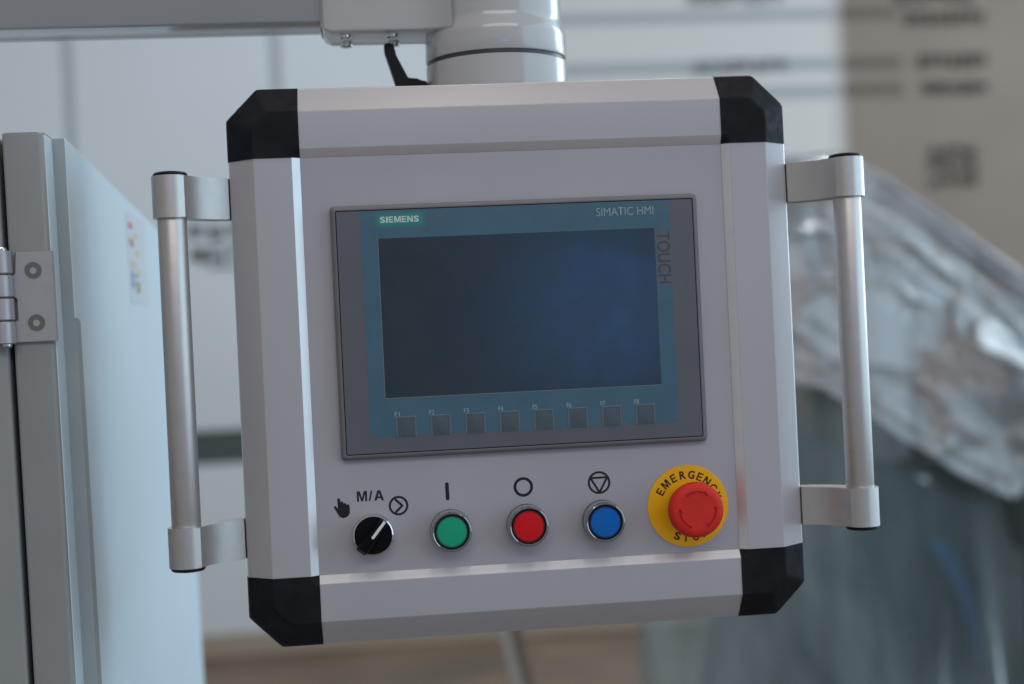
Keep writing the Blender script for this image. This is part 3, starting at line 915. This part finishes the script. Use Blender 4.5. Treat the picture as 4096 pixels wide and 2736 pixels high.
for k in range(8):
    x = -92.6 + 24.83 * k
    z0, z1 = -75.75, -62.1
    bm = bmesh.new()
    A = [(x - 1.0, -4.0, z0), (x + 13.6, -4.0, z0), (x + 13.6, -4.0, z1 + 0.9), (x - 1.0, -4.0, z1 + 0.9)]
    Bq = [(x - 0.8, -4.22, z0), (x + 13.4, -4.22, z0), (x + 13.4, -4.22, z1 + 0.7), (x - 0.8, -4.22, z1 + 0.7)]
    Cq = [(x, -4.22, z0 + 0.02), (x + 12.6, -4.22, z0 + 0.02), (x + 12.6, -4.22, z1), (x, -4.22, z1)]
    Dq = [(x + 0.15, -4.02, z0 + 0.02), (x + 12.45, -4.02, z0 + 0.02), (x + 12.45, -4.02, z1 - 0.2), (x + 0.15, -4.02, z1 - 0.2)]
    loops(bm, [A, Bq, Cq, Dq], capend=False)
    key = finish("key_frame", bm, M['keyedge'], hmi, smooth=0)
    bm = bmesh.new()
    # softly domed key window
    g = []
    for j in range(9):
        row = []
        for i in range(9):
            u, v = i / 8, j / 8
            row.append(bm.verts.new((x + 0.1 + 12.4 * u, -4.03 - 0.9 * math.sin(math.pi * u) * math.sin(math.pi * min(1, v * 1.0)) ** 0.7 * 0.5, z0 + 0.05 + 13.4 * v)))
        g.append(row)
    for j in range(8):
        for i in range(8):
            bm.faces.new((g[j][i], g[j][i + 1], g[j + 1][i + 1], g[j + 1][i]))
    finish("function_key", bm, M['key'], hmi, smooth=180)
    bm = bmesh.new(); add_text(bm, "F%d" % (k + 1), -4.02, (x - 1.5, -60.9, x + 2.0, -57.6), bold=0.008)
    finish("key_lettering", bm, M['textlight'], hmi, smooth=0)
bm = bmesh.new(); flat(bm, [(-102.4, 73.4), (-65.2, 73.4), (-65.2, 86.2), (-102.4, 86.2)], -4.0)
finish("green_badge", bm, M['badge'], hmi, smooth=0)
bm = bmesh.new(); bold_text(bm, "SIEMENS", -4.04, (-98.1, 77.6, -70.4, 82.0), (3.3, 1.15, 2.9, 4.3, 2.9, 3.6, 3.3), 0.62)
finish("brand_lettering", bm, M['textwhite'], hmi, smooth=0)
bm = bmesh.new(); add_text(bm, "SIMATIC HMI", -4.04, (58.4, 76.5, 100.4, 82.5), bold=-0.004)
finish("series_lettering", bm, M['textlight'], hmi, smooth=0)
bm = bmesh.new()
add_text(bm, "TOUCH", -4.04, (0, 0, 37.6, 9.4), bold=0.0, xf=lambda u, v: (102.1 + v, 63.6 - u))
finish("touch_lettering", bm, M['textteal'], hmi, smooth=0)

# ---- printed symbols and lettering on the plate
YS = PY - 0.06
def sym(name, build, label=None):
    bm = bmesh.new(); build(bm)
    return finish(name, bm, M['ink'], plate, smooth=0, label=label)
sym("start_symbol", lambda b: capsule(b, (-58.85, -112.0), (-58.75, -122.4), 1.35, YS))
sym("stop_symbol", lambda b: ring_poly(b, -3.5, -117.2, 5.05, 7.15, YS))
def tri(b):
    ring_poly(b, 52.2, -117.2, 6.75, 8.35, YS)
    P3 = [(46.0, -113.6), (58.4, -113.6), (52.2, -124.4)]
    for k in range(3):
        capsule(b, P3[k], P3[(k + 1) % 3], 0.78, YS - 0.01 - 0.01 * k)
sym("reset_symbol", tri)
def arr(b):
    ring_poly(b, -94.3, -125.5, 5.45, 7.05, YS)
    capsule(b, (-96.2, -121.2), (-91.6, -125.6), 0.85, YS - 0.01)
    capsule(b, (-91.6, -125.6), (-96.2, -129.9), 0.85, YS - 0.02)
sym("automatic_symbol", arr)
sym("mode_lettering", lambda b: bold_text(b, "M/A", YS, (-123.8, -121.0, -104.4, -113.6), (7.2, 2.9, 7.0), 1.0))
def hand(b):
    # pointing hand: index finger up, three folded fingers, thumb to the left
    k = 14.2 / 260.0
    pts = [(330, 690), (335, 640), (330, 575), (337, 553), (352, 546), (367, 554), (372, 580), (372, 600),
           (388, 590), (404, 594), (411, 610), (412, 622), (428, 614), (442, 620), (448, 634), (449, 640),
           (464, 632), (480, 636), (487, 652), (490, 700), (488, 745), (470, 780), (440, 802), (400, 811), (365, 800), (340, 772),
           (318, 730), (298, 695), (283, 668), (287, 652), (300, 645), (314, 652), (325, 672)]
    flat(b, [(-140.6 + (x - 281) * k, -117.7 - (y - 546) * k) for x, y in pts], YS)
sym("hand_symbol", hand)

# ---- selector switch
SX, SZ = -113.3, -144.3
bm = bmesh.new()
lathe(bm, [(14.6, PY), (14.8, 0), (14.8, -6.8), (14.3, -8.4), (13.4, -8.9), (12.9, -8.3), (12.9, -6)], 'y', (SX, 0, SZ), 72, cap=False)
sw = finish("selector_switch", bm, M['chrome'], panel, label="black selector knob with white pointer in a chrome ring")
bm = bmesh.new()
lathe(bm, [(12.9, -4), (12.8, -8.0), (12.3, -8.8), (0, -9.2)], 'y', (SX, 0, SZ), 64)
finish("knob_disc", bm, M['knob'], sw)
bm = bmesh.new()
ang = rad(50)
ca, sa = math.cos(ang), math.sin(ang)
secs = []
for k in range(21):
    f = k / 20
    t = -15.2 + 27.8 * f
    wd = 4.2 - 0.9 * f
    e = min(1.0, (f * 20 + 0.35) / 2.2) ** 0.5          # rounded near end
    wd *= 0.72 + 0.28 * e
    top = -16.6 * e - 1.6 * (1 - abs(2 * f - 1)) - 1.0 * (1 - e)
    pr = [(-wd, -8.2), (-wd, top + 2.0), (-wd * 0.8, top), (wd * 0.8, top), (wd, top + 2.0), (wd, -8.2)]
    secs.append([(SX + t * ca - s * sa, y, SZ + t * sa + s * ca) for s, y in pr])
loops(bm, secs, True, True)
finish("knob_wing", bm, M['knob'], sw, smooth=40)
bm = bmesh.new()
pts = [(-0.6, -18.85), (12.3, -17.75)]
def K(t, s, y): return (SX + t * ca - s * sa, y, SZ + t * sa + s * ca)
v = [K(-0.5, -1.0, -18.4), K(12.75, -1.0, -16.75), K(12.75, 1.0, -16.75), K(-0.5, 1.0, -18.4)]
w2 = [K(12.8, -1.0, -10.0), K(12.8, 1.0, -10.0)]
vv = [bm.verts.new(p) for p in v]; ww = [bm.verts.new(p) for p in w2]
endc = [bm.verts.new(K(-0.5 - 1.0 * math.sin(math.pi * q / 6), 1.0 * math.cos(math.pi * q / 6), -18.4)) for q in range(1, 6)]
bm.faces.new([vv[0], vv[1], vv[2], vv[3]] + endc)
bm.faces.new([vv[1], ww[0], ww[1], vv[2]])
finish("pointer_line", bm, M['white'], sw, smooth=0)

# ---- push buttons
def push_button(x, z, col, label):
    bm = bmesh.new()
    lathe(bm, [(15.0, PY), (15.0, 1.2), (14.6, 0.6), (14.6, -1.6), (14.8, -2.0), (14.6, -2.6), (14.4, -9.0), (14.6, -9.6), (14.5, -11.2), (14.0, -12.4), (13.4, -12.7), (12.7, -12.3), (12.2, -11.0), (12.1, -7.0)], 'y', (x, 0, z), 80, cap=False)
    o = finish("push_button", bm, M['ringclear'], panel, label=label, smooth=28)
    bm = bmesh.new()
    lathe(bm, [(12.2, -6), (12.1, -10.2), (11.6, -11.0), (10.4, -11.2)], 'y', (x, 0, z), 64, cap=False)
    finish("lens_rim", bm, M[col + '_d'], o)
    bm = bmesh.new()
    lathe(bm, [(10.7, -10.0), (10.6, -11.25), (10.2, -11.6), (7, -11.85), (0, -12.0)], 'y', (x, 0, z), 64, cap=False)
    finish("button_cap", bm, M[col], o)
push_button(-57.6, -144.9, 'green', "green push button in a clear ring")
push_button(-2.3, -144.3, 'red', "red push button in a clear ring")
push_button(53.2, -144.6, 'blue', "blue push button in a clear ring")

# ---- emergency stop
EX, EZ = 117.2, -138.0
bm = bmesh.new()
def serr(i, j): return 1.0 + (0.012 if (i // 2) % 2 == 0 else -0.006) if 5 <= j <= 9 else 1.0
lathe(bm, [(12.6, -4), (12.6, -15), (15.5, -17.5), (18.6, -18.6), (19.5, -19.6), (19.9, -21.0), (19.95, -22.8), (19.7, -24.6), (19.0, -26.2), (17.6, -27.5), (15.4, -28.2), (13.6, -28.3), (12.6, -28.2), (11.0, -28.15), (0, -28.1)], 'y', (EX, 0, EZ), 240, mod=serr)
bmesh.ops.scale(bm, vec=(MM, MM, MM), verts=bm.verts)
bmesh.ops.recalc_face_normals(bm, faces=bm.faces)
hm = bpy.data.meshes.new("emergency_stop"); bm.to_mesh(hm); bm.free()
# three curved arrows cut into the crown
cut = bmesh.new()
for k in range(3):
    c0 = rad((128, 8, -112)[k])
    R1, wv = 13.0, 0.95
    poly = []
    n = 14
    for i in range(n + 1):
        a = c0 - rad(62) * i / n
        poly.append(((R1 + wv) * math.cos(a), (R1 + wv) * math.sin(a)))
    ae = c0 - rad(62)
    poly.append(((R1 + 2.0) * math.cos(ae), (R1 + 2.0) * math.sin(ae)))
    at = ae - rad(15)
    poly.append((R1 * math.cos(at), R1 * math.sin(at)))
    poly.append(((R1 - 2.0) * math.cos(ae), (R1 - 2.0) * math.sin(ae)))
    for i in range(n, -1, -1):
        a = c0 - rad(62) * i / n
        poly.append(((R1 - wv) * math.cos(a), (R1 - wv) * math.sin(a)))
    prism(cut, [(EX + p[0], EZ + p[1]) for p in poly], 'y', -26.9, -31)
bmesh.ops.scale(cut, vec=(MM, MM, MM), verts=cut.verts)
bmesh.ops.recalc_face_normals(cut, faces=cut.faces)
cm = bpy.data.meshes.new("arrow_cutter"); cut.to_mesh(cm); cut.free()
ho = bpy.data.objects.new("stop_source", hm); co = bpy.data.objects.new("arrow_cutter", cm)
sc.collection.objects.link(ho); sc.collection.objects.link(co)
md = ho.modifiers.new("cut", 'BOOLEAN'); md.operation = 'DIFFERENCE'; md.object = co; md.solver = 'EXACT'
dg = bpy.context.evaluated_depsgraph_get()
res = bpy.data.meshes.new_from_object(ho.evaluated_get(dg))
bpy.data.objects.remove(ho); bpy.data.objects.remove(co)
res.name = "emergency_stop"
res.materials.clear(); res.materials.append(M['estop'])
res.polygons.foreach_set("use_smooth", [True] * len(res.polygons))
res.set_sharp_from_angle(angle=rad(32))
es = link("emergency_stop", res, panel, "red mushroom emergency stop button with engraved arrows")
bm = bmesh.new()
lathe(bm, [(30.0, PY), (30.0, 2.4), (29.8, 2.2), (0, 2.2)], 'y', (EX, 0, EZ), 96, cap=False)
finish("warning_disc", bm, M['yellow'], es, label="round yellow disc lettered EMERGENCY STOP")
bm = bmesh.new()
lathe(bm, [(14.5, 2.2), (14.5, -1.5), (13.2, -2.2), (12.7, -2.2), (12.7, -5)], 'y', (EX, 0, EZ), 48, cap=False)
finish("collar_nut", bm, M['black'], es)
bm = bmesh.new()
WID = {'E': 4.1, 'M': 5.6, 'R': 4.6, 'G': 4.9, 'N': 4.8, 'C': 4.8, 'Y': 4.7, 'S': 4.5, 'T': 4.5, 'O': 5.0, 'P': 4.2}
for ch, adeg in zip("EMERGENCY", (-60.2, -43.3, -25.4, -7.6, 8.9, 25.2, 40.6, 57.4, 73.5)):
    a = rad(adeg)
    wd = WID[ch]
    bold_text(bm, ch, 2.12, (-wd / 2, -3.0, wd / 2, 3.0), (1,), 0,
             xf=lambda u, v, a=a: (EX + (u * math.cos(a) + (23.0 + v) * math.sin(a)), EZ + (-u * math.sin(a) + (23.0 + v) * math.cos(a))))
finish("warning_lettering", bm, M['ink'], es, smooth=0)
bm = bmesh.new()
for ch, adeg in zip("STOP", (-22.5, -6.4, 12.0, 29.0)):
    a = rad(adeg)
    wd = WID[ch]
    bold_text(bm, ch, 2.12, (-wd / 2, -2.9, wd / 2, 2.9), (1,), 0,
             xf=lambda u, v, a=a: (EX + (u * math.cos(a) + (23.3 - v) * math.sin(a)), EZ + (u * math.sin(a) - (23.3 - v) * math.cos(a))))
finish("warning_lettering", bm, M['ink'], es, smooth=0)
